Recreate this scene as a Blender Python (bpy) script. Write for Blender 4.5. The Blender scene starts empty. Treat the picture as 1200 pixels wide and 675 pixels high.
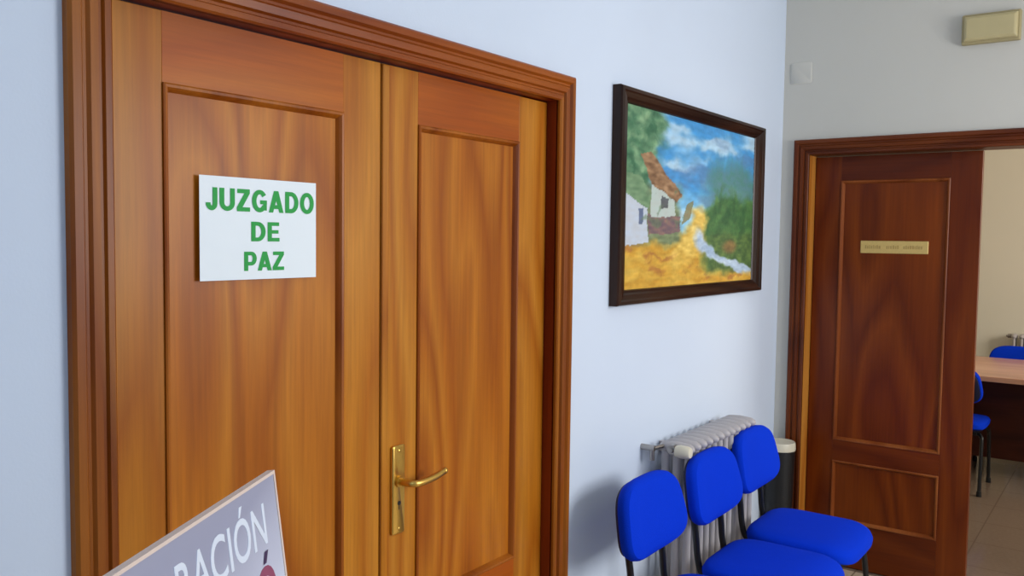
import bpy, bmesh, math, random
from mathutils import Vector, Matrix, noise
random.seed(4)
PI = math.pi
C = bpy.context.scene.collection

# ------------------------------------------------------------------ materials
def s2l(c):
    return tuple(((v/255)/12.92 if v/255 <= .04045 else ((v/255+.055)/1.055)**2.4) for v in c) + (1,)

def newmat(name):
    m = bpy.data.materials.new(name); m.use_nodes = True
    nt = m.node_tree; nt.nodes.clear()
    out = nt.nodes.new('ShaderNodeOutputMaterial'); b = nt.nodes.new('ShaderNodeBsdfPrincipled')
    nt.links.new(b.outputs[0], out.inputs[0])
    return m, nt, b

def plain(name, col, rough=.5, metal=0, nscale=40, namp=.06, bump=0.0, sheen=0, coat=0, spec=.5):
    m, nt, b = newmat(name)
    tc = nt.nodes.new('ShaderNodeTexCoord'); no = nt.nodes.new('ShaderNodeTexNoise')
    no.inputs['Scale'].default_value = nscale; no.inputs['Detail'].default_value = 4
    nt.links.new(tc.outputs['Object'], no.inputs['Vector'])
    mx = nt.nodes.new('ShaderNodeMix'); mx.data_type = 'RGBA'
    c = s2l(col)
    mx.inputs[6].default_value = tuple(max(0, v*(1-namp)) for v in c[:3])+(1,)
    mx.inputs[7].default_value = tuple(min(1, v*(1+namp)) for v in c[:3])+(1,)
    nt.links.new(no.outputs[0], mx.inputs[0]); nt.links.new(mx.outputs[2], b.inputs['Base Color'])
    b.inputs['Roughness'].default_value = rough; b.inputs['Metallic'].default_value = metal
    b.inputs['Specular IOR Level'].default_value = spec
    if coat: b.inputs['Coat Weight'].default_value = coat; b.inputs['Coat Roughness'].default_value = .15
    if sheen: b.inputs['Sheen Weight'].default_value = sheen
    if bump:
        bp = nt.nodes.new('ShaderNodeBump'); bp.inputs['Strength'].default_value = bump; bp.inputs['Distance'].default_value = .004
        nt.links.new(no.outputs[0], bp.inputs['Height']); nt.links.new(bp.outputs[0], b.inputs['Normal'])
    return m

def wood(name, dark, mid, light, axis='Z', rings=9.0, rough=.40, fscale=1.0, coat=.06):
    """sawn wood: contour lines of a noise field stretched along the grain, plus fine fibres"""
    m, nt, b = newmat(name)
    L = nt.links.new; N = nt.nodes.new
    tc = N('ShaderNodeTexCoord'); oi = N('ShaderNodeObjectInfo')
    off = N('ShaderNodeVectorMath'); off.operation = 'SCALE'; off.inputs[0].default_value = (7.3, 3.1, 11.7)
    L(oi.outputs['Random'], off.inputs['Scale'])
    add = N('ShaderNodeVectorMath'); add.operation = 'ADD'
    L(tc.outputs['Object'], add.inputs[0]); L(off.outputs[0], add.inputs[1])
    def mapped(sc):
        mp = N('ShaderNodeMapping'); mp.inputs['Scale'].default_value = sc; L(add.outputs[0], mp.inputs['Vector']); return mp
    long_, across = .62*fscale, 3.6*fscale
    sc = {'Z': (across, across, long_), 'X': (long_, across, across), 'Y': (across, long_, across)}[axis]
    n1 = N('ShaderNodeTexNoise'); n1.inputs['Scale'].default_value = 1; n1.inputs['Detail'].default_value = 1.2
    n1.inputs['Roughness'].default_value = .35; n1.inputs['Distortion'].default_value = .25
    L(mapped(sc).outputs[0], n1.inputs['Vector'])
    mul = N('ShaderNodeMath'); mul.operation = 'MULTIPLY'; mul.inputs[1].default_value = rings; L(n1.outputs[0], mul.inputs[0])
    fr = N('ShaderNodeMath'); fr.operation = 'FRACT'; L(mul.outputs[0], fr.inputs[0])
    r1 = N('ShaderNodeValToRGB'); e = r1.color_ramp.elements
    e[0].position = 0; e[0].color = s2l(mid); e[1].position = 1; e[1].color = s2l(mid)
    x = e.new(.35); x.color = s2l(light); x = e.new(.75); x.color = s2l(dark)
    L(fr.outputs[0], r1.inputs[0])
    fsc = {'Z': (90, 90, 3), 'X': (3, 90, 90), 'Y': (90, 3, 90)}[axis]
    n2 = N('ShaderNodeTexNoise'); n2.inputs['Scale'].default_value = 1; n2.inputs['Detail'].default_value = 5
    n2.inputs['Roughness'].default_value = .65
    L(mapped(fsc).outputs[0], n2.inputs['Vector'])
    r2 = N('ShaderNodeValToRGB'); e = r2.color_ramp.elements
    e[0].position = .3; e[0].color = (.66, .62, .58, 1); e[1].position = .7; e[1].color = (1.12, 1.12, 1.12, 1)
    L(n2.outputs[0], r2.inputs[0])
    n3 = N('ShaderNodeTexNoise'); n3.inputs['Scale'].default_value = 1; n3.inputs['Detail'].default_value = 2
    L(mapped(tuple(v*.45 for v in sc)).outputs[0], n3.inputs['Vector'])
    r3 = N('ShaderNodeValToRGB'); e = r3.color_ramp.elements
    e[0].position = .3; e[0].color = (.82, .76, .7, 1); e[1].position = .7; e[1].color = (1.1, 1.12, 1.15, 1)
    L(n3.outputs[0], r3.inputs[0])
    m1 = N('ShaderNodeMix'); m1.data_type = 'RGBA'; m1.blend_type = 'MULTIPLY'; m1.inputs[0].default_value = .6
    L(r1.outputs[0], m1.inputs[6]); L(r2.outputs[0], m1.inputs[7])
    m2 = N('ShaderNodeMix'); m2.data_type = 'RGBA'; m2.blend_type = 'MULTIPLY'; m2.inputs[0].default_value = .9
    L(m1.outputs[2], m2.inputs[6]); L(r3.outputs[0], m2.inputs[7])
    L(m2.outputs[2], b.inputs['Base Color'])
    b.inputs['Roughness'].default_value = rough; b.inputs['Specular IOR Level'].default_value = .22
    b.inputs['Coat Weight'].default_value = coat; b.inputs['Coat Roughness'].default_value = .22
    bp = N('ShaderNodeBump'); bp.inputs['Strength'].default_value = .08; bp.inputs['Distance'].default_value = .001
    L(n2.outputs[0], bp.inputs['Height']); L(bp.outputs[0], b.inputs['Normal'])
    return m

def wallmat(name, col):
    m, nt, b = newmat(name); L = nt.links.new; N = nt.nodes.new
    tc = N('ShaderNodeTexCoord')
    a = N('ShaderNodeTexNoise'); a.inputs['Scale'].default_value = 1.3; a.inputs['Detail'].default_value = 3
    L(tc.outputs['Object'], a.inputs['Vector'])
    mx = N('ShaderNodeMix'); mx.data_type = 'RGBA'; c = s2l(col)
    mx.inputs[6].default_value = tuple(v*.95 for v in c[:3])+(1,); mx.inputs[7].default_value = tuple(min(1, v*1.04) for v in c[:3])+(1,)
    L(a.outputs[0], mx.inputs[0]); L(mx.outputs[2], b.inputs['Base Color'])
    g = N('ShaderNodeTexNoise'); g.inputs['Scale'].default_value = 160; g.inputs['Detail'].default_value = 3
    L(tc.outputs['Object'], g.inputs['Vector'])
    bp = N('ShaderNodeBump'); bp.inputs['Strength'].default_value = .12; bp.inputs['Distance'].default_value = .002
    L(g.outputs[0], bp.inputs['Height']); L(bp.outputs[0], b.inputs['Normal'])
    b.inputs['Roughness'].default_value = .75; b.inputs['Specular IOR Level'].default_value = .25
    return m

def tilemat(name, c1, c2, grout, size=.4, rough=.25):
    m, nt, b = newmat(name); L = nt.links.new; N = nt.nodes.new
    tc = N('ShaderNodeTexCoord')
    br = N('ShaderNodeTexBrick'); br.offset = 0; br.inputs['Scale'].default_value = 1
    br.inputs['Brick Width'].default_value = size; br.inputs['Row Height'].default_value = size; br.inputs['Mortar Size'].default_value = .004
    L(tc.outputs['Object'], br.inputs['Vector'])
    n = N('ShaderNodeTexNoise'); n.inputs['Scale'].default_value = 60; n.inputs['Detail'].default_value = 6
    L(tc.outputs['Object'], n.inputs['Vector'])
    mx = N('ShaderNodeMix'); mx.data_type = 'RGBA'; mx.inputs[6].default_value = s2l(c1); mx.inputs[7].default_value = s2l(c2)
    L(n.outputs[0], mx.inputs[0]); L(mx.outputs[2], br.inputs['Color1']); L(mx.outputs[2], br.inputs['Color2'])
    br.inputs['Mortar'].default_value = s2l(grout)
    L(br.outputs[0], b.inputs['Base Color']); b.inputs['Roughness'].default_value = rough
    return m

M = {}
M['wall'] = wallmat('painted_plaster', (212, 223, 238))
M['wall_back'] = wallmat('painted_plaster_back', (207, 204, 194))
M['cream'] = wallmat('cream_plaster', (232, 225, 206))
M['ceiling'] = wallmat('ceiling_plaster', (232, 232, 230))
M['floor'] = tilemat('stone_tile', (196, 178, 148), (222, 206, 178), (150, 135, 112))
M['far_floor'] = tilemat('brown_tile', (126, 106, 90), (146, 126, 108), (122, 102, 86), rough=.16)
M['stile'] = wood('door_wood_stile', (176, 100, 14), (192, 118, 24), (204, 134, 40), 'Z', 7)
M['rail'] = wood('door_wood_rail', (168, 80, 6), (182, 92, 11), (190, 104, 18), 'X', 5)
M['panel'] = wood('door_wood_panel', (166, 88, 8), (184, 105, 16), (198, 122, 30), 'Z', 11, fscale=.85)
M['mould'] = wood('door_wood_moulding', (142, 70, 8), (160, 84, 14), (180, 104, 28), 'Z', 5)
M['casing'] = wood('casing_wood', (134, 66, 8), (150, 80, 14), (166, 98, 26), 'Z', 6)
M['casing_h'] = wood('casing_wood_head', (132, 58, 7), (150, 72, 11), (164, 86, 18), 'X', 6)
M['jamb'] = wood('shaded_jamb_wood', (110, 34, 5), (124, 42, 7), (136, 52, 11), 'Z', 5)  # shade inside the door reveal is put into this darker wood colour
M['jamb_lit'] = wood('lit_back_jamb_wood', (186, 112, 36), (204, 130, 48), (214, 146, 62), 'Z', 5)  # brighter copy: light falling on the left jamb is painted into the wood
M['dstile'] = wood('shaded_door_stile', (96, 35, 2), (108, 44, 4), (118, 52, 6), 'Z', 7, rough=.34)  # same wood as the double door, its dim light painted as darker tones
M['drail'] = wood('shaded_door_rail', (88, 31, 2), (100, 38, 3), (110, 46, 5), 'X', 5, rough=.34)
M['dpanel'] = wood('shaded_door_panel', (100, 38, 2), (116, 49, 4), (128, 58, 6), 'Z', 10, rough=.34, fscale=.85)
M['dmould'] = wood('dark_door_moulding', (126, 62, 22), (144, 76, 32), (158, 90, 42), 'Z', 5)
M['dcasing'] = wood('shaded_casing_wood', (86, 36, 10), (100, 44, 13), (112, 54, 18), 'Z', 6)  # casing of that door, darkened in colour for the dim light too
M['dcasing_h'] = wood('shaded_casing_head', (86, 36, 10), (100, 44, 13), (112, 54, 18), 'X', 6)
M['frame'] = wood('picture_frame_wood', (34, 18, 12), (44, 24, 16), (58, 34, 22), 'X', 6, rough=.3)
M['frame_v'] = wood('picture_frame_wood_upright', (34, 18, 12), (44, 24, 16), (58, 34, 22), 'Z', 6, rough=.3)
M['brass'] = plain('brushed_brass', (214, 172, 88), .32, 1, 120, .1)
M['plaque'] = plain('dull_pale_brass', (214, 184, 112), .5, .35, 120, .1)
M['dark'] = plain('dark_void', (20, 14, 10), .8)
M['paper'] = plain('white_paper', (238, 246, 250), .5, 0, 6, .02)
M['green'] = plain('green_ink', (0, 160, 58), .6, 0, 60, .08)
M['fabric'] = plain('blue_upholstery', (0, 54, 206), .9, 0, 300, .14, .25, spec=.12)
M['shell'] = plain('blue_black_shell', (8, 16, 58), .6, 0, 80, .1)
M['black'] = plain('black_metal_tube', (14, 14, 17), .38, 0, 60, .1)
M['rubber'] = plain('black_rubber', (22, 22, 24), .8)
M['radiator'] = plain('radiator_enamel', (184, 178, 178), .4, 0, 30, .05)
M['valve'] = plain('white_plastic', (222, 214, 190), .4, 0, 30, .03)
M['chrome'] = plain('dull_nickel', (170, 165, 160), .35, 1, 60, .08)
M['binblack'] = plain('black_plastic', (12, 12, 14), .5, 0, 60, .1)
M['beige'] = plain('aged_beige_plastic', (168, 154, 112), .5, 0, 12, .05)
M['diffuser'] = plain('cream_diffuser', (190, 176, 130), .35, 0, 20, .05)
M['board'] = None
M['rim'] = plain('pale_board_edge', (236, 214, 200), .5, 0, 40, .05)
M['maroon'] = plain('maroon_ink', (150, 72, 102), .6, 0, 50, .15)
M['dkink'] = plain('dark_ink', (66, 44, 84), .6, 0, 50, .1)
M['white_ink'] = plain('white_ink', (232, 240, 255), .5, 0, 50, .03)
M['desk'] = wood('pink_beech_top', (216, 158, 128), (226, 172, 142), (234, 184, 156), 'X', 5, rough=.3)
M['deskdark'] = wood('dark_desk_panel', (56, 22, 12), (66, 28, 15), (76, 34, 19), 'X', 5)
M['engrave'] = plain('engraved_fill', (186, 156, 92), .5, .35, 60, .1)

def boardmat():
    m, nt, b = newmat('printed_board'); L = nt.links.new; N = nt.nodes.new
    tc = N('ShaderNodeTexCoord'); sp = N('ShaderNodeSeparateXYZ'); L(tc.outputs['Object'], sp.inputs[0])
    n = N('ShaderNodeTexNoise'); n.inputs['Scale'].default_value = 5; n.inputs['Detail'].default_value = 2
    L(tc.outputs['Object'], n.inputs['Vector'])
    # grey-lavender at the top, paler towards the lower right
    a = N('ShaderNodeMath'); a.operation = 'MULTIPLY_ADD'; a.inputs[1].default_value = -4.0; a.inputs[2].default_value = -.08; L(sp.outputs['Z'], a.inputs[0])
    c = N('ShaderNodeMath'); c.operation = 'MULTIPLY_ADD'; c.inputs[1].default_value = 1.1; L(sp.outputs['X'], c.inputs[0]); L(a.outputs[0], c.inputs[2])
    d = N('ShaderNodeMath'); d.operation = 'MULTIPLY_ADD'; d.inputs[1].default_value = .25; L(n.outputs[0], d.inputs[0]); L(c.outputs[0], d.inputs[2])
    r = N('ShaderNodeValToRGB'); e = r.color_ramp.elements
    e[0].position = .05; e[0].color = s2l((166, 168, 190)); e[1].position = .85; e[1].color = s2l((226, 230, 246))
    L(d.outputs[0], r.inputs[0]); L(r.outputs[0], b.inputs['Base Color']); b.inputs['Roughness'].default_value = .4
    return m
M['board'] = boardmat()

# ------------------------------------------------------------------ mesh helpers
def link(name, bm, mat, parent=None, smooth=False, bevel=0, segs=2):
    me = bpy.data.meshes.new(name)
    bmesh.ops.recalc_face_normals(bm, faces=bm.faces[:]); bm.to_mesh(me); bm.free()
    o = bpy.data.objects.new(name, me); C.objects.link(o)
    if isinstance(mat, (list, tuple)):
        for x in mat: me.materials.append(x)
    else: me.materials.append(mat)
    if smooth:
        for p in me.polygons: p.use_smooth = True
        try: me.set_sharp_from_angle(angle=math.radians(40))
        except Exception: pass
    if bevel:
        b = o.modifiers.new('bevel', 'BEVEL'); b.width = bevel; b.segments = segs; b.limit_method = 'ANGLE'
    if parent: o.parent = parent
    return o

def empty(name, loc=(0, 0, 0), rz=0, label=None, cat=None, group=None, kind=None):
    o = bpy.data.objects.new(name, None); C.objects.link(o); o.location = loc; o.rotation_euler = (0, 0, rz)
    o.empty_display_size = .1
    tag(o, label, cat, group, kind); return o

def tag(o, label=None, cat=None, group=None, kind=None):
    if label: o['label'] = label
    if cat: o['category'] = cat
    if group: o['group'] = group
    if kind: o['kind'] = kind
    return o

def box(bm, x0, x1, y0, y1, z0, z1):
    v = [bm.verts.new(p) for p in ((x0,y0,z0),(x1,y0,z0),(x1,y1,z0),(x0,y1,z0),(x0,y0,z1),(x1,y0,z1),(x1,y1,z1),(x0,y1,z1))]
    for f in ((0,3,2,1),(4,5,6,7),(0,1,5,4),(1,2,6,5),(2,3,7,6),(3,0,4,7)): bm.faces.new([v[i] for i in f])

def boxobj(name, b, mat, parent=None, bevel=0):
    bm = bmesh.new(); box(bm, *b); return link(name, bm, mat, parent, bevel=bevel)

def rings_to_mesh(bm, rings, caps=True, closed=True):
    vs = [[bm.verts.new(p) for p in r] for r in rings]
    n = len(vs[0])
    for a, b in zip(vs, vs[1:]):
        for i in range(n if closed else n-1):
            j = (i+1) % n; bm.faces.new((a[i], a[j], b[j], b[i]))
    if caps: bm.faces.new(vs[0][::-1]); bm.faces.new(vs[-1])
    return vs

def tube(bm, pts, r, seg=10, r2=None):
    """round or oval tube along a polyline (r2 = second radius)"""
    pts = [Vector(p) for p in pts]; rings = []
    t0 = (pts[1]-pts[0]).normalized()
    up = Vector((0, 0, 1)) if abs(t0.z) < .9 else Vector((1, 0, 0))
    nrm = up.cross(t0).normalized()
    for i, p in enumerate(pts):
        t = ((pts[min(i+1, len(pts)-1)]-p).normalized()+(p-pts[max(i-1, 0)]).normalized()).normalized()
        nrm = (nrm - t*nrm.dot(t)).normalized(); bi = t.cross(nrm)
        rings.append([p + nrm*math.cos(a)*r + bi*math.sin(a)*(r2 or r) for a in (2*PI*k/seg for k in range(seg))])
    rings_to_mesh(bm, rings)

def smooth_path(pts, n=8):
    P = [Vector(p) for p in pts]; P = [P[0]*2-P[1]]+P+[P[-1]*2-P[-2]]; out = []
    for i in range(1, len(P)-2):
        for k in range(n):
            t = k/n; a, b, c, d = P[i-1:i+3]
            out.append(.5*((2*b)+(c-a)*t+(2*a-5*b+4*c-d)*t*t+(3*b-a-3*c+d)*t**3))
    out.append(P[-2]); return out

def lathe(bm, prof, seg=24, cx=0, cy=0):
    rings_to_mesh(bm, [[(cx+r*math.cos(2*PI*k/seg), cy+r*math.sin(2*PI*k/seg), z) for k in range(seg)] for r, z in prof])

def rect_sweep(bm, x0, x1, z0, z1, prof, y0=0.0):
    """mitred picture-frame sweep; prof = [(inset from the rectangle, height towards the viewer)]"""
    rings = [[(x0+i, y0-h, z0+i), (x1-i, y0-h, z0+i), (x1-i, y0-h, z1-i), (x0+i, y0-h, z1-i)] for i, h in prof]
    rings_to_mesh(bm, rings, caps=False)

def text_obj(name, s, mat, parent, width, height, cx, cz, y, bold=0.0, depth=.0006):
    """lettering as real mesh: fitted to width x height, centred at (cx, cz) on the plane y, facing -Y"""
    cu = bpy.data.curves.new(name, 'FONT'); cu.body = s; cu.size = 1; cu.offset = bold; cu.resolution_u = 5; cu.extrude = .002; cu.space_character = 1.0+bold*2.2
    t = bpy.data.objects.new(name+'_tmp', cu); C.objects.link(t)
    dg = bpy.context.evaluated_depsgraph_get(); dg.update()
    me = bpy.data.meshes.new_from_object(t.evaluated_get(dg)); bpy.data.objects.remove(t); bpy.data.curves.remove(cu)
    xs = [v.co.x for v in me.vertices]; ys = [v.co.y for v in me.vertices]
    ax, bx, ay, by = min(xs), max(xs), min(ys), max(ys)
    for v in me.vertices:
        X = (v.co.x-(ax+bx)/2)*width/(bx-ax); Z = (v.co.y-(ay+by)/2)*height/(by-ay)
        v.co = (cx+X, y-(depth if v.co.z > 0 else 0), cz+Z)
    me.materials.append(mat)
    o = bpy.data.objects.new(name, me); C.objects.link(o); o.parent = parent; return o

def ribbon(bm, pts, wd, closed=False, wh=None):
    """flat stroke along a 2D centre line; wd = width of upright strokes, wh = width of level strokes"""
    wh = wh or wd; P = [Vector(p) for p in pts]; n = len(P); L_, R_ = [], []
    for i, p in enumerate(P):
        a = P[(i-1) % n] if closed or i else p; b = P[(i+1) % n] if closed or i < n-1 else p
        t = (b-a).normalized(); nn = Vector((-t.y*wd/2, t.x*wh/2)); L_.append(p+nn); R_.append(p-nn)
    vl = [bm.verts.new((p.x, -.0004, p.y)) for p in L_]; vr = [bm.verts.new((p.x, -.0004, p.y)) for p in R_]
    for i in range(n if closed else n-1):
        j = (i+1) % n; bm.faces.new((vl[i], vr[i], vr[j], vl[j]))
def poly(bm, pts):
    q = -.00005*(len(bm.faces) % 7)
    bm.faces.new([bm.verts.new((x, q, y)) for x, y in pts])
def bar(bm, x0, x1, y0, y1): poly(bm, [(x0, y0), (x1, y0), (x1, y1), (x0, y1)])
def arc(cx, cy, rx, ry, a0, a1, n=20):
    return [(cx+rx*math.cos(math.radians(a0+(a1-a0)*k/n)), cy+ry*math.sin(math.radians(a0+(a1-a0)*k/n))) for k in range(n+1)]
def glyph(bm, ch):
    """heavy sans capitals, one unit tall; returns the width"""
    t, h = .25, .20
    if ch == 'J': ribbon(bm, [(.49, 1)]+arc(.31, .32, .18, .22, 0, -185), t, wh=h); return .64
    if ch == 'U': ribbon(bm, [(.125, 1)]+arc(.41, .36, .285, .26, 180, 360)+[(.695, 1)], t, wh=h); return .84
    if ch == 'Z': bar(bm, .03, .73, .81, 1); bar(bm, 0, .74, 0, .19); poly(bm, [(.43, .82), (.73, .82), (.31, .18), (.0, .18)]); return .76
    if ch == 'G': ribbon(bm, arc(.44, .5, .315, .41, 35, 325, 30), t, wh=h); bar(bm, .47, .86, .36, .54); bar(bm, .64, .86, .08, .54); return .88
    if ch == 'A': poly(bm, [(0, 0), (.26, 0), (.53, .80), (.58, 1), (.31, 1)]); poly(bm, [(.89, 0), (.63, 0), (.36, .80), (.31, 1), (.58, 1)]); bar(bm, .22, .67, .17, .35); return .90
    if ch == 'D': bar(bm, 0, .25, 0, 1); ribbon(bm, [(.1, .9)]+arc(.36, .5, .335, .40, 90, -90)+[(.1, .1)], t, wh=h); return .84
    if ch == 'O': ribbon(bm, arc(.44, .5, .315, .41, 0, 360, 36)[:-1], t, True, h); return .89
    if ch == 'E': bar(bm, 0, .25, 0, 1); bar(bm, .2, .68, .81, 1); bar(bm, .2, .64, .41, .59); bar(bm, .2, .70, 0, .19); return .72
    if ch == 'P': bar(bm, 0, .25, 0, 1); ribbon(bm, [(.1, .905)]+arc(.44, .64, .20, .265, 90, -90)+[(.1, .375)], t, wh=.19); return .78
    return .3
def heavy_text(name, s, mat, parent, width, height, cx, cz, y, gap=.07):
    bm = bmesh.new(); x = 0
    for ch in s:
        k = len(bm.verts); w_ = glyph(bm, ch); bm.verts.ensure_lookup_table()
        for v in bm.verts[k:]: v.co.x += x
        bm.faces.ensure_lookup_table()
        x += w_+gap
    tot = x-gap
    for v in bm.verts: v.co = (cx+(v.co.x-tot/2)*width/tot, y-.0006+v.co.y, cz+(v.co.z-.5)*height)
    return link(name, bm, mat, parent)

# ------------------------------------------------------------------ measures
YB = 4.286                     # back wall
A_IN0, A_IN1 = .820, 2.243     # left double door: clear opening along the wall
CEN = 1.522
B_IN0, B_IN1 = .138, 1.60      # back doorway
HEAD = 2.030
CEIL = 2.95
XR, YR = 3.25, -1.7
RZ = PI/2                      # things on the left wall are turned to face the room

# ------------------------------------------------------------------ room shell
def struct(name, boxes, mat):
    bm = bmesh.new()
    for b in boxes: box(bm, *b)
    o = link(name, bm, mat); o['kind'] = 'structure'; return o
T = .14
struct('floor', [(-T, XR+T, YR-T, YB+.07, -.08, 0)], M['floor'])
struct('floor_far', [(-1.6, XR+T+.6, YB+.07, 8.6, -.08, 0)], M['far_floor'])
struct('ceiling', [(-1.6, XR+T+.6, YR-T, 8.6, CEIL, CEIL+.08)], M['ceiling'])
struct('wall_left', [(-T, 0, YR-T, A_IN0-.03, 0, CEIL), (-T, 0, A_IN1+.03, YB, 0, CEIL), (-T, 0, A_IN0-.03, A_IN1+.03, HEAD+.03, CEIL)], M['wall'])
struct('wall_back', [(-T, B_IN0-.03, YB, YB+T, 0, CEIL), (B_IN1+.03, XR+T, YB, YB+T, 0, CEIL), (B_IN0-.03, B_IN1+.03, YB, YB+T, HEAD+.03, CEIL)], M['wall_back'])
WY0, WY1, WZ0, WZ1 = .9, 3.7, .95, 2.45
struct('wall_right', [(XR, XR+T, YR-T, WY0, 0, CEIL), (XR, XR+T, WY1, YB, 0, CEIL), (XR, XR+T, WY0, WY1, 0, WZ0), (XR, XR+T, WY0, WY1, WZ1, CEIL)], M['wall'])
struct('wall_rear', [(-T, XR+T, YR-T, YR, 0, CEIL)], M['wall'])
struct('wall_far', [(-1.6, XR+T+.6, 8.45, 8.6, 0, CEIL)], M['cream'])
struct('wall_far_left', [(-1.6, -1.46, YB+T, 8.45, 0, CEIL), (-1.6, -T, YB, YB+T, 0, CEIL)], M['cream'])
struct('wall_far_right', [(XR+T+.46, XR+T+.6, YB+T, 8.45, 0, CEIL), (XR+T, XR+T+.6, YB, YB+T, 0, CEIL)], M['cream'])
struct('baseboard_left', [(0, .012, A_IN1+.095, YB, 0, .08), (0, .012, YR, A_IN0-.08, 0, .08)], M['floor'])

# ------------------------------------------------------------------ door frames
CASPROF = [(0, 0), (0, .012), (.004, .016), (.016, .016), (.020, .010), (.026, .010), (.030, .018), (.046, .020), (.052, .014), (.058, .014), (.064, .022), (.080, .022), (.086, .016), (.086, 0)]
def casing_piece(side, x0, x1, head, prof, W):
    """one mitred length of architrave round an opening; local x along the wall, -y to the room"""
    bm = bmesh.new(); k = W/.086; P = [(o*k, h) for o, h in prof]
    if side == 'left':  rings = [[(x0-o, -h, 0) for o, h in P], [(x0-o, -h, head+o) for o, h in P]]
    elif side == 'right': rings = [[(x1+o, -h, 0) for o, h in P], [(x1+o, -h, head+o) for o, h in P]]
    else: rings = [[(x0-o, -h, head+o) for o, h in P], [(x1+o, -h, head+o) for o, h in P]]
    rings_to_mesh(bm, rings); return bm

def door_frame(name, loc, rz, x0, x1, head, depth, mv, mh, mj, mjh, W=.08, left_jamb=None, stop=None, Wt=None):
    e = empty(name, loc, rz, kind='structure')
    link('casing_side', casing_piece('left', x0, x1, head, CASPROF, W), mv, e)
    link('casing_side', casing_piece('right', x0, x1, head, CASPROF, W), mv, e)
    link('casing_head', casing_piece('head', x0, x1, head, CASPROF, W), mh, e)
    boxobj('jamb', (x0-.025, x0, -.004, depth, 0, head+.025), left_jamb or mj, e)
    boxobj('jamb', (x1, x1+.025, -.004, depth, 0, head+.025), mj, e)
    boxobj('jamb_head', (x0, x1, -.004, depth, head, head+.025), mjh, e)
    return e
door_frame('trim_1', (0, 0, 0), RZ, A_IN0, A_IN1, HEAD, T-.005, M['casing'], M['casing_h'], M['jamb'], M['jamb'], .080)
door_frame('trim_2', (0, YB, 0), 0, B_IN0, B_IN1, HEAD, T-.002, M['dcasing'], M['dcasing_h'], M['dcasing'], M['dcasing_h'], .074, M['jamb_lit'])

# ------------------------------------------------------------------ panelled door leaves
MOULD = [(0, 0), (0, .004), (.003, .006), (.008, .005), (.012, -.001), (.016, -.0095), (.022, -.0105)]
def leaf(name, loc, rz, w, stl, strr, ms, thick=.038, z_top=1.893, z_mid1=.640, z_mid0=.545, z_bot=.235, top=HEAD-.004):
    """w leaf width, stl / strr stile widths; face at y=0, room on -y"""
    e = empty(name, loc, rz, kind='structure')
    S, R_, P, Mo = ms
    bmz = .006
    boxobj('stile', (0, stl, 0, thick, bmz, top), S, e, .0012)
    boxobj('stile', (w-strr, w, 0, thick, bmz, top), S, e, .0012)
    a, b = stl, w-strr
    for z0, z1 in ((z_top, top), (z_mid0, z_mid1), (bmz, z_bot)):
        boxobj('rail', (a, b, 0, thick, z0, z1), R_, e)
    for z0, z1 in ((z_mid1, z_top), (z_bot, z_mid0)):
        p = boxobj('panel', (a+.001, b-.001, .0095, thick-.006, z0+.001, z1-.001), P, e)
        bm = bmesh.new(); rect_sweep(bm, a, b, z0, z1, MOULD)
        m = link('moulding', bm, Mo, p)
    return e
XL = .035                     # the leaves stand this far back in the frame
WA = (M['stile'], M['rail'], M['panel'], M['mould'])
LW = CEN-A_IN0-.003
door_1 = leaf('door_1', (-XL, A_IN0+.002, 0), RZ, LW-.001, .943-A_IN0-.002, CEN-1.402, WA)
door_2 = leaf('door_2', (-XL, CEN+.002, 0), RZ, A_IN1-CEN-.004, 1.655-CEN-.002, A_IN1-2.095-.002, WA)
boxobj('astragal', (-.001, .022, -.006, 0, .008, HEAD-.006), M['stile'], door_2, .003)
LB = .872-B_IN0
door_3 = leaf('door_3', (B_IN0+.003, YB+.094, 0), 0, LB, .265-B_IN0-.003, .872-.745, (M['dstile'], M['drail'], M['dpanel'], M['dmould']), z_top=1.908, z_mid1=.632, z_mid0=.530, z_bot=.225)
# lever handle of the left double door, on the active leaf
hx = 1.583-(CEN+.002)
bm = bmesh.new()
def rounded_plate(bm, cx, cz, w, h, r, y0, y1, seg=6):
    out = []
    for (sx, sz, a0) in ((1, 1, 0), (-1, 1, PI/2), (-1, -1, PI), (1, -1, 3*PI/2)):
        for k in range(seg+1):
            a = a0+PI/2*k/seg; out.append((cx+sx*(w/2-r)+r*math.cos(a), cz+sz*(h/2-r)+r*math.sin(a)))
    i = .0025
    rings_to_mesh(bm, [[(x, y0, z) for x, z in out], [(x, y1+i, z) for x, z in out],
        [(cx+(x-cx)*(1-2*i/w), y1, cz+(z-cz)*(1-2*i/h)) for x, z in out]])
rounded_plate(bm, hx, .968, .046, .228, .007, 0, -.009)
plate = link('handle_plate', bm, M['brass'], door_2, True)
bm = bmesh.new(); rounded_plate(bm, hx, .925, .007, .020, .0034, -.0088, -.0096)
bmesh.ops.create_circle(bm, cap_ends=True, radius=.0055, segments=16, matrix=Matrix.Translation((hx, -.0097, .934)) @ Matrix.Rotation(PI/2, 4, 'X'))
link('keyhole', bm, M['dark'], plate)
bm = bmesh.new()
for zz in (1.068, .868):
    bmesh.ops.create_uvsphere(bm, u_segments=10, v_segments=6, radius=.005, matrix=Matrix.Translation((hx, -.009, zz)) @ Matrix.Diagonal((1, .4, 1, 1)))
link('screw', bm, M['brass'], plate, True)
bm = bmesh.new()
tube(bm, smooth_path([(hx, -.006, .990), (hx, -.034, .990), (hx+.006, -.052, .990), (hx+.026, -.058, .989), (hx+.080, -.056, .991), (hx+.128, -.050, .997)], 6), .0085, 12, .0095)
rounded = bmesh.ops.create_uvsphere(bm, u_segments=12, v_segments=8, radius=.0095, matrix=Matrix.Translation((hx+.128, -.050, .997)))
tube(bm, [(hx, -.008, .990), (hx, -.016, .990)], .0155, 18)
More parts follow.
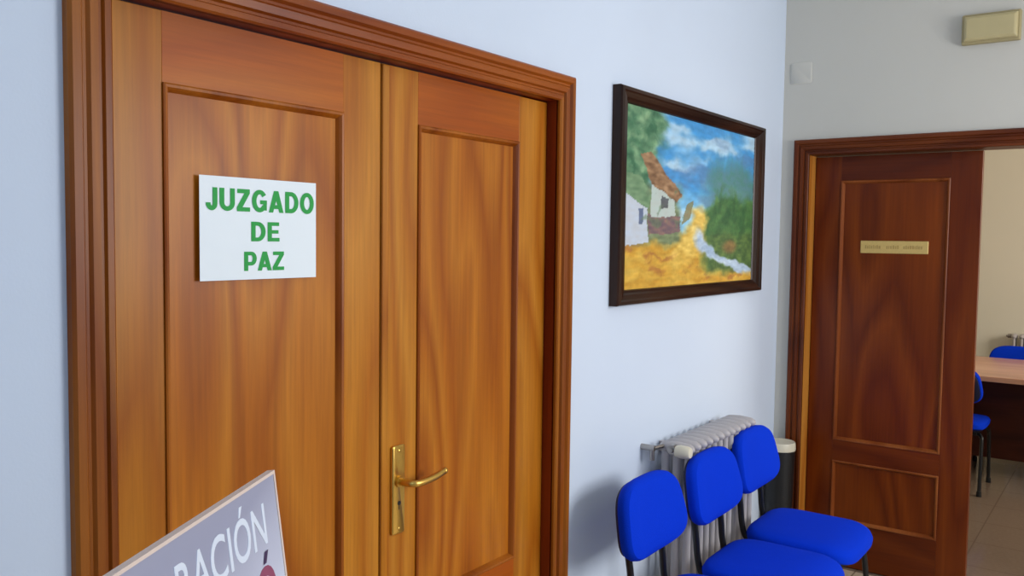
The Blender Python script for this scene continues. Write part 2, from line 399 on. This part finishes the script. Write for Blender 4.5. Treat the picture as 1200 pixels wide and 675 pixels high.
link('lever_handle', bm, M['brass'], door_2, True)

# ------------------------------------------------------------------ paper sign on the left leaf
SY, SZ, SW, SH = 1.020, 1.515, .297, .210
sg = empty('paper_sign', (-XL+.010*0, SY, SZ), RZ, 'white landscape paper sign with green capital letters taped to the left door leaf', 'sign')
sy = -(.0095) + .010          # just proud of the recessed panel
boxobj('paper_sheet', (0, SW, sy-.0105+.009, sy-.0105+.0098, 0, SH), M['paper'], sg)
yy = sy-.0105+.009
heavy_text('lettering', 'JUZGADO', M['green'], sg, .277, .046, SW*.512, SH-.046, yy, .09)
heavy_text('lettering', 'DE', M['green'], sg, .074, .041, SW*.535, SH-.110, yy, .10)
heavy_text('lettering', 'PAZ', M['green'], sg, .104, .040, SW*.525, SH-.172, yy, .05)

# ------------------------------------------------------------------ framed landscape painting
PY0, PY1, PZ0, PZ1 = 2.585, 3.955, 1.380, 2.130
pic = empty('framed_painting', (0, PY0, PZ0), RZ, 'landscape painting of a white house, yellow path and stream in a dark wooden frame', 'painting')
PW, PH = PY1-PY0, PZ1-PZ0
FP = [(0, 0), (0, .030), (.004, .036), (.016, .036), (.022, .031), (.030, .029), (.040, .026), (.048, .020), (.056, .017), (.060, .012), (.060, 0)]
FPX = 1.35
def frame_piece(side):
    bm = bmesh.new(); r = []
    for a in (0, 1):
        ring = []
        for i, h in FP:
            iz, ix = i*.88, i*FPX
            x = {'left': ix, 'right': PW-ix}.get(side, ix if a == 0 else PW-ix)
            z = {'bottom': iz, 'top': PH-iz}.get(side, iz if a == 0 else PH-iz)
            ring.append((x, -h-.001, z))
        r.append(ring)
    rings_to_mesh(bm, r, caps=False); return bm
for sd in ('left', 'right', 'bottom', 'top'):
    link('frame_rail', frame_piece(sd), M['frame_v'] if sd in ('left', 'right') else M['frame'], pic)

def fbm(x, y, s=0.0, o=4):
    return noise.fractal(Vector((x, y, s)), 1.0, 2.0, o)
def mixc(a, b, t):
    t = max(0, min(1, t)); return tuple(p+(q-p)*t for p, q in zip(a, b))
def sst(a, b, x):
    t = max(0, min(1, (x-a)/(b-a))); return t*t*(3-2*t)
def inpoly(x, y, P):
    c = False; j = len(P)-1
    for i in range(len(P)):
        if (P[i][1] > y) != (P[j][1] > y) and x < (P[j][0]-P[i][0])*(y-P[i][1])/(P[j][1]-P[i][1])+P[i][0]: c = not c
        j = i
    return c
def paint(px, py):
    """oil landscape: px 0..1 left to right, py 0..1 bottom to top"""
    w1, w2 = fbm(px*9, py*9, 1, 6)*.030, fbm(px*9, py*9, 5, 6)*.030
    x, y = px+w1, py+w2
    st = fbm(px*20, py*34, 3, 2)*.6                     # brush marks
    # sky
    c = mixc((146, 202, 230), (66, 150, 210), sst(.40, .66, y)+.25*fbm(x*3, y*5, 8))
    cl = fbm(x*2.6, y*6, 2, 3)+.55*math.exp(-((x-.34)/.2)**2-((y-.88)/.08)**2)+.34*math.exp(-((x-.70)/.22)**2-((y-.80)/.06)**2)
    c = mixc(c, (196, 220, 234), sst(.05, .65, cl)*.85)
    c = mixc(c, (96, 128, 170), sst(.1, .6, fbm(x*3, y*7, 12)+.1)*.55)
    # blue-green trees behind the wood on the right
    d = .74+.06*math.sin(x*9+.6)+.05*fbm(x*14, 0, 4)
    if x > .46: c = mixc(c, mixc((96, 142, 150), (66, 118, 100), .5+st), sst(d+.08, d-.08, y)*sst(.50, .66, x)*.9)
    # right wood
    crown = .60-.36*(max(0, .74-x)/.26)**2-.05*max(0, x-.74)/.26+.06*fbm(x*16, y*6, 6)
    k = sst(crown+.06, crown-.05, y)*sst(.46, .54, x)
    c = mixc(c, mixc((36, 84, 44), (92, 136, 70), .42+.6*fbm(x*14, y*12, 9)), k)
    # ground
    g = .30+.03*fbm(x*8, 1, 7)
    gc = mixc((200, 146, 40), (226, 184, 76), .5+.8*fbm(x*7, y*20, 10))
    gc = mixc(gc, (172, 110, 48), sst(.15, .6, fbm(x*8, y*16, 14))*.8)
    c = mixc(c, gc, sst(g+.03, g-.02, y)*(1-sst(.50, .62, x)*sst(.06, .13, y)))
    # dark grass bank right of the stream
    if x > .5: c = mixc(c, mixc((56, 88, 44), (104, 128, 62), .5+st), sst(.36, .28, y)*sst(.54, .64, x)*sst(.04, .10, y)*.9)
    # winding path
    cx = .40+.13*sst(.18, .42, y)-.05*sst(.40, .50, y)
    c = mixc(c, mixc((216, 172, 66), (240, 208, 110), .5+st), sst(.10, .04, abs(x-cx)*(.7+y))*sst(.50, .42, y)*sst(.08, .24, y))
    # stream from the path to the lower right
    sx = .50+.50*sst(.34, .015, y)**1.6
    sw = .030+.055*sst(.32, .06, y)
    c = mixc(c, mixc((150, 174, 200), (214, 228, 240), .5+.7*fbm(x*6, y*24, 15)), sst(sw+.03, sw-.02, abs(x-sx))*sst(.37, .30, y)*sst(.02, .07, y))
    # left foliage
    lf = .22+.10*fbm(y*5, x*4, 16)-.09*sst(.7, .45, y)
    c = mixc(c, mixc((52, 104, 72), (136, 172, 128), .45+.8*fbm(x*16, y*14, 17)), sst(lf+.05, lf-.05, x)*sst(.46, .56, y))
    # bushes round the houses, then the houses themselves
    c = mixc(c, mixc((96, 112, 78), (138, 150, 108), .5+st), sst(.40, .33, x)*sst(.62, .52, y)*sst(.22, .28, y))
    x, y = px+.35*w1, py+.35*w2
    if inpoly(x, y, [(0, .24), (.145, .26), (.145, .50), (0, .54)]):
        c = mixc((214, 218, 224), (168, 182, 200), .4+.6*st)
        if inpoly(x, y, [(.085, .36), (.115, .36), (.115, .45), (.085, .45)]): c = (96, 110, 140)
    if inpoly(x, y, [(0, .52), (.16, .44), (.17, .52), (.10, .62), (0, .64)]): c = mixc((92, 132, 92), (132, 158, 120), .5+.8*st)
    if inpoly(x, y, [(.15, .30), (.37, .32), (.37, .42), (.15, .42)]): c = mixc((104, 84, 100), (140, 108, 96), .5+1.2*st)
    if inpoly(x, y, [(.17, .40), (.33, .42), (.33, .56), (.17, .60)]):
        c = mixc((206, 214, 206), (160, 178, 172), .4+.7*st)
        if inpoly(x, y, [(.23, .45), (.28, .455), (.28, .52), (.23, .525)]): c = (88, 92, 96)
    if inpoly(x, y, [(.10, .74), (.15, .77), (.38, .54), (.35, .50), (.17, .585)]): c = mixc((122, 86, 56), (170, 134, 98), .5+1.4*st)
    if inpoly(x, y, [(.38, .36), (.44, .40), (.47, .52), (.42, .50)]): c = mixc(c, mixc((150, 108, 48), (104, 108, 60), .5+st), .7)
    # tufts of reed and flowers
    c = mixc(c, (176, 100, 64), sst(.09, .03, math.hypot(x-.78, (y-.235)*1.6))*.5)
    if .1 < x < .45 and .25 < y < .58: c = mixc(c, (98, 122, 90), sst(.30, .55, fbm(x*12, y*12, 21))*.6)
    v = 1+.16*st
    return tuple(max(0, min(255, q*v)) for q in c)
bm = bmesh.new(); NX, NZ = 220, 160
lay = bm.loops.layers.color.new('Paint') if False else None
X0, X1, Z0, Z1 = .076, PW-.076, .050, PH-.050
grid = [[bm.verts.new((X0+(X1-X0)*i/NX, -.012-.0014*fbm(i*.6, j*.6, 40), Z0+(Z1-Z0)*j/NZ)) for i in range(NX+1)] for j in range(NZ+1)]
for j in range(NZ):
    for i in range(NX): bm.faces.new((grid[j][i], grid[j][i+1], grid[j+1][i+1], grid[j+1][i]))
cm, nt, bs = newmat('oil_paint')
at = nt.nodes.new('ShaderNodeAttribute'); at.attribute_name = 'Paint'
nn = nt.nodes.new('ShaderNodeTexNoise'); nn.inputs['Scale'].default_value = 220
bb = nt.nodes.new('ShaderNodeBump'); bb.inputs['Strength'].default_value = .06; bb.inputs['Distance'].default_value = .002
nt.links.new(nn.outputs[0], bb.inputs['Height']); nt.links.new(bb.outputs[0], bs.inputs['Normal'])
nt.links.new(at.outputs['Color'], bs.inputs['Base Color']); bs.inputs['Roughness'].default_value = .55
cv = link('canvas', bm, cm, pic, True)
ca = cv.data.color_attributes.new('Paint', 'FLOAT_COLOR', 'POINT')
for v in cv.data.vertices:
    ca.data[v.index].color = s2l(paint((v.co.x-X0)/(X1-X0), (v.co.z-Z0)/(Z1-Z0)))
boxobj('backing', (.03, PW-.03, -.008, -.001, .03, PH-.03), M['frame'], pic)

# ------------------------------------------------------------------ brass plaque on the far leaf
pq = empty('door_plaque', (.362, YB+.104, 1.558), 0, 'narrow brass name plaque on the upper panel of the dark door', 'plaque')
bm = bmesh.new(); PQW = .302; rounded_plate(bm, PQW/2, .030, PQW, .060, .003, 0, -.004)
link('brass_plate', bm, M['plaque'], pq)
random.seed(11)
for a, b in ((.022, .098), (.118, .176), (.194, .282)):        # three worn engraved words, no longer readable
    bm = bmesh.new(); x = a
    while x < b-.006:
        w_ = random.uniform(.004, .009); box(bm, x, min(x+w_, b), -.0046, -.0041, .022, random.choice((.036, .039))); x += w_+.003
    link('worn_engraving', bm, M['engrave'], pq)

# ------------------------------------------------------------------ emergency light and cover plate on the back wall
el = empty('emergency_light', (.785, YB+.003, 2.476), 0, 'beige rectangular emergency light high on the wall above the dark door', 'emergency light')
bm = bmesh.new(); box(bm, 0, .226, -.030, 0, 0, .128); link('light_housing', bm, M['beige'], el, bevel=.006)
bm = bmesh.new()
rings_to_mesh(bm, [[(.010, -.029, .010), (.216, -.029, .010), (.216, -.029, .118), (.010, -.029, .118)],
                   [(.012, -.046, .013), (.214, -.046, .013), (.214, -.046, .115), (.012, -.046, .115)],
                   [(.022, -.052, .024), (.204, -.052, .024), (.204, -.052, .104), (.022, -.052, .104)]])
link('light_diffuser', bm, M['diffuser'], el, bevel=.003)
bm = bmesh.new(); rounded_plate(bm, 0, 0, .105, .105, .012, 0, -.0035)
o = link('wall_cover_plate', bm, M['wall_back'], None, True); o.location = (.082, YB, 2.43)
tag(o, 'faint square cover plate painted like the wall, high in the corner beside the picture', 'cover plate')

# ------------------------------------------------------------------ column radiators
def section_mesh():
    bm = bmesh.new(); H0, H1 = .25, .868
    for k, yy in enumerate((-.046, 0, .046)):
        pts = [(0, yy, z) for z in (H0+.03, H0+.08, H0+.3, H1-.08, H1-.03)]
        tube(bm, pts, .0165, 10, .0125)
    for zc in (H0+.028, H1-.028):                         # top and bottom headers, rounded
        rings = []
        for t in (-1, -.92, -.7, 0, .7, .92, 1):
            y = .070*t; s = math.sqrt(max(.02, 1-(abs(t))**3.2))
            rings.append([(.0255*s*math.cos(a), y, zc+.024*s*math.sin(a)) for a in (2*PI*q/12 for q in range(12))])
        rings_to_mesh(bm, rings)
    return bm
def radiator(name, loc, rz, n, label, pitch=.056):
    r = empty(name, loc, rz, label, 'radiator'); first = None
    for k in range(n):
        if first is None: first = s_ = link('radiator_section', section_mesh(), M['radiator'], r, True)
        else: s_ = first.copy(); C.objects.link(s_); s_.parent = r
        s_.location = ((k+.5)*pitch, -.105, 0)
    for xx in (.1, n*pitch-.1):
        bm = bmesh.new(); box(bm, xx-.012, xx+.012, -.06, 0, .80, .84); link('wall_bracket', bm, M['radiator'], r, bevel=.002)
    bm = bmesh.new(); tube(bm, [(-.022, -.105, .840), (.01, -.105, .840)], .018, 12); tube(bm, [(-.034, -.105, .840), (-.02, -.105, .840)], .010, 6)
    link('end_plug', bm, M['chrome'], r, True)
    return r
rad = radiator('column_radiator', (0, 2.905, 0), RZ, 12, 'pale grey column radiator on the wall under the painting, behind the chairs')
bm = bmesh.new(); lathe(bm, [(.012, 0), (.021, .004), (.024, .02), (.023, .05), (.018, .06), (.004, .062)], 18)
bmesh.ops.rotate(bm, verts=bm.verts, cent=(0, 0, 0), matrix=Matrix.Rotation(PI/2, 3, 'X')); bmesh.ops.translate(bm, verts=bm.verts, vec=(-.030, -.125, .842))
link('valve_knob', bm, M['valve'], rad, True)
bm = bmesh.new(); tube(bm, [(-.055, 0, .845), (-.055, -.055, .845)], .011, 10); tube(bm, [(-.055, -.045, .845), (-.055, -.045, .800)], .009, 10); tube(bm, [(-.055, -.05, .845), (0, -.06, .845)], .008, 10)
link('vent_pipe', bm, M['chrome'], rad, True)
bm = bmesh.new(); tube(bm, smooth_path([(-.03, -.105, .275), (-.06, -.105, .27), (-.075, -.105, .24), (-.075, -.105, 0)], 5), .010, 10); tube(bm, [(-.035, -.105, .275), (.01, -.105, .275)], .015, 10)
link('feed_pipe', bm, M['radiator'], rad, True)
rad2 = radiator('column_radiator', (.60, 8.45, 0), 0, 14, 'grey radiator on the far wall beyond the table, seen through the doorway')

# ------------------------------------------------------------------ blue chairs
def cushion(bm, outline, layers, axis):
    """rounded pad: outline in 2D, layers = [(offset along the axis, scale)]"""
    cx = sum(p[0] for p in outline)/len(outline); cy = sum(p[1] for p in outline)/len(outline)
    rings = []
    for off, ins in layers:
        ring = []
        for x, y in outline:
            d = math.hypot(x-cx, y-cy); k = 1-ins/d; X, Y = cx+(x-cx)*k, cy+(y-cy)*k
            ring.append((X, off, Y) if axis == 'y' else (X, Y, off))
        rings.append(ring)
    rings_to_mesh(bm, rings)
def superell(w, h, n, cx=0, cy=0, seg=40, taper=0):
    out = []
    for k in range(seg):
        a = 2*PI*k/seg; c, s = math.cos(a), math.sin(a)
        x = math.copysign(abs(c)**(2/n), c); y = math.copysign(abs(s)**(2/n), s)
        out.append((cx+x*w/2*(1+taper*y), cy+y*h/2))
    return out
def make_chair(name, label, group=None):
    """front faces -Y, back towards +Y, origin on the floor under the seat"""
    t = empty(name, (0, 0, 0), 0, label, 'chair', group)
    # seat: padded, waterfall front, under a dark shell
    bm = bmesh.new(); so = superell(.435, .425, 4.6, 0, -.005, 44)
    cushion(bm, so, [(.412, .012), (.420, .0), (.440, -.003), (.456, .006), (.464, .022), (.468, .06), (.469, .12), (.468, .18)], 'z')
    for v in bm.verts:
        f = max(0, (-v.co.y-.10)/.115); v.co.z -= .020*f*f
        b = max(0, (v.co.y-.12)/.10); v.co.z += .008*b*b
    seat = link('seat', bm, M['fabric'], t, True)
    bm = bmesh.new(); cushion(bm, superell(.415, .405, 4.6, 0, -.005, 40), [(.398, .03), (.402, .008), (.414, .0), (.417, .004)], 'z')
    for v in bm.verts:
        f = max(0, (-v.co.y-.10)/.115); v.co.z -= .018*f*f
    link('seat_shell', bm, M['shell'], seat, True)
    # backrest: curved pad, reclined
    bm = bmesh.new(); bo = superell(.408, .252, 3.5, 0, 0, 44, -.10)
    cushion(bm, bo, [(.030, .03), (.026, .008), (.012, .0), (-.004, .001), (-.016, .010), (-.022, .032), (-.024, .07), (-.0245, .12)], 'y')
    sh = bmesh.new(); cushion(sh, superell(.390, .236, 3.5, 0, 0, 40, -.10), [(.027, .004), (.036, .004), (.040, .016), (.042, .05)], 'y')
    for q in (bm, sh):
        for v in q.verts:
            v.co.y -= 0.35*v.co.x**2*1.2                        # wraps gently round the sitter
        bmesh.ops.rotate(q, verts=q.verts, cent=(0, 0, 0), matrix=Matrix.Rotation(math.radians(-11), 3, 'X'))
        bmesh.ops.translate(q, verts=q.verts, vec=(0, .235, .706))
    back = link('backrest', bm, M['fabric'], t, True); link('back_shell', sh, M['shell'], back, True)
    # two oval back supports: down from the backrest, bending forward under the seat
    for s in (-1, 1):
        bm = bmesh.new()
        tube(bm, smooth_path([(s*.115, .285, .770), (s*.115, .265, .66), (s*.115, .245, .55), (s*.115, .235, .46), (s*.115, .215, .405), (s*.115, .16, .388), (s*.115, .0, .388)], 6), .013, 10, .008)
        link('back_support', bm, M['black'], t, True)
    # frame and four raked legs
    bm = bmesh.new()
    for y in (-.13, .13): tube(bm, [(-.19, y, .384), (.19, y, .384)], .011, 10)
    for s in (-1, 1): tube(bm, [(s*.165, -.16, .386), (s*.165, .16, .386)], .011, 10)
    link('seat_frame', bm, M['black'], t, True)
    for s in (-1, 1):
        for f in (-1, 1):
            bm = bmesh.new()
            tube(bm, smooth_path([(s*.185, f*.125, .386), (s*.200, f*.150, .37), (s*.207, f*.165, .33), (s*.210, f*(.215 if f > 0 else .200), .022)], 5), .0115, 10)
            lg = link('leg', bm, M['black'], t, True)
            bm = bmesh.new(); px, py = s*.2105, f*(.217 if f > 0 else .202)
            lathe(bm, [(.014, 0), (.0155, .004), (.0145, .030), (.012, .034)], 14, px, py); link('foot_cap', bm, M['rubber'], lg, True)
    return t
def copy_tree(o, parent=None):
    c = o.copy(); C.objects.link(c)
    if parent: c.parent = parent
    for ch in [q for q in bpy.data.objects if q.parent == o]: copy_tree(ch, c)
    return c
spots = [((.425, 2.555), RZ, 'blue upholstered chair nearest the double door, only its backrest fully in view'),
         ((.448, 3.010), RZ, 'middle blue upholstered chair of the row in front of the radiator'),
         ((.430, 3.485), RZ, 'blue upholstered chair at the far end of the row, beside the dark door'),
         ((.480, 6.380), PI, 'blue chair at the near side of the far table, partly hidden by the dark door'),
         ((.735, 7.385), 0, 'blue chair on the far side of the table, only the top of its backrest showing')]
proto = make_chair('upholstered_chair', spots[0][2])
for i, ((x, y), r, lab) in enumerate(spots):
    o = proto if i == 0 else copy_tree(proto)
    o.location = (x, y, 0); o.rotation_euler = (0, 0, r); o['label'] = lab
    o['group'] = 'blue chairs along the wall' if i < 3 else 'blue chairs round the far table'

# ------------------------------------------------------------------ black bin in the corner
bn = empty('waste_bin', (.080, 4.150, 0), 0, 'tall black waste bin with a pale lid in the corner beside the dark door', 'bin')
bm = bmesh.new(); lathe(bm, [(.056, 0), (.060, .004), (.072, .585), (.072, .600), (.068, .600), (.066, .585), (.054, .02), (.02, .018)], 28); link('bin_body', bm, M['binblack'], bn, True)
bm = bmesh.new(); lathe(bm, [(.068, .598), (.073, .598), (.074, .606), (.073, .630), (.070, .637), (.060, .636), (.030, .634), (.005, .634)], 28); link('bin_lid', bm, M['valve'], bn, True)

# ------------------------------------------------------------------ notice board on a stand, near left
P1 = Vector((.45, .811, 1.258)); d = Vector((-.477, .879, 0)).normalized(); nrm = Vector((d.y, -d.x, 0))
BW, BH, BT = .82, .90, .010
eb = empty('notice_board', P1, math.atan2(d.y, d.x), 'tilted printed board with white capitals on grey lavender, in front of the double door', 'notice board')
eb.rotation_euler = (0, 0, 0)
zax = (Vector((0, 0, 1))*math.cos(math.radians(7)) - nrm*math.sin(math.radians(7)))
yax = zax.cross(d)
mw = Matrix((d, yax, zax)).transposed().to_4x4(); mw.translation = P1; eb.matrix_world = mw
# local: x along the top edge (0 = far upper corner), -y to the reader, z up
boxobj('printed_panel', (-BW, 0, 0, BT-.001, -BH, 0), M['board'], eb)
for b in ((-BW, 0, -.0015, BT, -.0005, .004), (0, .0045, -.0015, BT, -BH, .004), (-BW-.0045, -BW, -.0015, BT, -BH, .004), (-BW, 0, -.0015, BT, -BH-.004, -BH)):
    boxobj('edge_strip', b, M['rim'], eb)
text_obj('lettering', 'RACIÓN', M['white_ink'], eb, .245, .074, -.166, -.052, 0, .008)
text_obj('lettering', 'O', M['maroon'], eb, .062, .072, -.062, -.152, 0, .03)
bm = bmesh.new(); poly(bm, [(-.066, -.113), (-.056, -.113), (-.046, -.097), (-.058, -.097)])
for v in bm.verts: v.co.y = -.0008
link('accent_mark', bm, M['dkink'], eb)
# plain tripod easel carrying it, as children (it tilts and moves with the board)
inv = mw.inverted()
def loc_(p): return inv @ Vector(p)
tri_top = P1 - d*BW/2 - nrm*.035 + Vector((0, 0, -.10))
feet = [P1 - d*(BW/2-.28) + nrm*.12, P1 - d*(BW/2+.28) + nrm*.12, P1 - d*(BW/2) - nrm*.22]
for f in feet:
    f = Vector((f.x, f.y, .001)); bm = bmesh.new()
    tube(bm, [loc_(tri_top), loc_(f)], .010, 8); link('easel_leg', bm, M['black'], eb, True)
bm = bmesh.new(); box(bm, -BW*.85, -BW*.15, -.028, .05, -BH-.026, -BH-.005); link('easel_ledge', bm, M['black'], eb, bevel=.002)

# ------------------------------------------------------------------ table in the far room
tb = empty('meeting_table', (.40, 6.42, 0), 0, 'pinkish wooden meeting table with dark front panel in the room beyond the dark door', 'table')
TW, TD = 1.9, 1.12
boxobj('tabletop', (0, TW, 0, TD, .705, .740), M['desk'], tb, .004)
boxobj('front_panel', (.10, TW-.10, .34, .365, .13, .704), M['deskdark'], tb, .002)
for x in (.06, TW-.10): boxobj('table_leg', (x, x+.04, .30, TD-.12, 0, .704), M['deskdark'], tb, .002)

# ------------------------------------------------------------------ light
def area(name, loc, target, sx, sy, power, col):
    l = bpy.data.lights.new(name, 'AREA'); l.shape = 'RECTANGLE'; l.size = sx; l.size_y = sy; l.energy = power; l.color = col
    o = bpy.data.objects.new(name, l); C.objects.link(o); o.location = loc
    o.rotation_euler = (Vector(target)-Vector(loc)).to_track_quat('-Z', 'Y').to_euler(); return o
area('window_light', (XR+.02, 2.9, 1.85), (0, 2.0, 1.2), 1.5, 1.2, 66, (.97, .98, 1.0))
area('rear_fill_light', (1.9, YR+.06, 2.25), (.2, 1.4, 1.7), 2.0, 1.3, 24, (.50, .72, 1.0))  # added cool fill behind the camera; the rear wall has no window
area('far_room_fill_light', (XR+.5, 6.3, 1.8), (0, 6.8, .8), 1.8, 1.5, 95, (1.0, .95, .86))  # added warm fill for the far room; no window is built there
w = bpy.data.worlds.new('World'); bpy.context.scene.world = w; w.use_nodes = True
bg = w.node_tree.nodes['Background']; bg.inputs[0].default_value = (.75, .85, 1, 1); bg.inputs[1].default_value = .6

# ------------------------------------------------------------------ camera
cam = bpy.data.cameras.new('camera'); co = bpy.data.objects.new('camera', cam); C.objects.link(co)
yaw, pit, rol, f = .629, -.0575, .0129, 1015.07
Fv = Vector((-math.sin(yaw)*math.cos(pit), math.cos(yaw)*math.cos(pit), math.sin(pit)))
r = Vector((math.cos(yaw), math.sin(yaw), 0)); u = r.cross(Fv)
r2 = r*math.cos(rol)+u*math.sin(rol); u2 = -r*math.sin(rol)+u*math.cos(rol)
mm = Matrix((r2, u2, -Fv)).transposed().to_4x4(); mm.translation = (1.4713, 0, 1.6082); co.matrix_world = mm
cam.sensor_width = 36; cam.lens = f/1200*36; cam.clip_start = .02
bpy.context.scene.camera = co
vs = bpy.context.scene.view_settings
vs.view_transform = 'Standard'; vs.look = 'None'; vs.exposure = 0; vs.gamma = 1
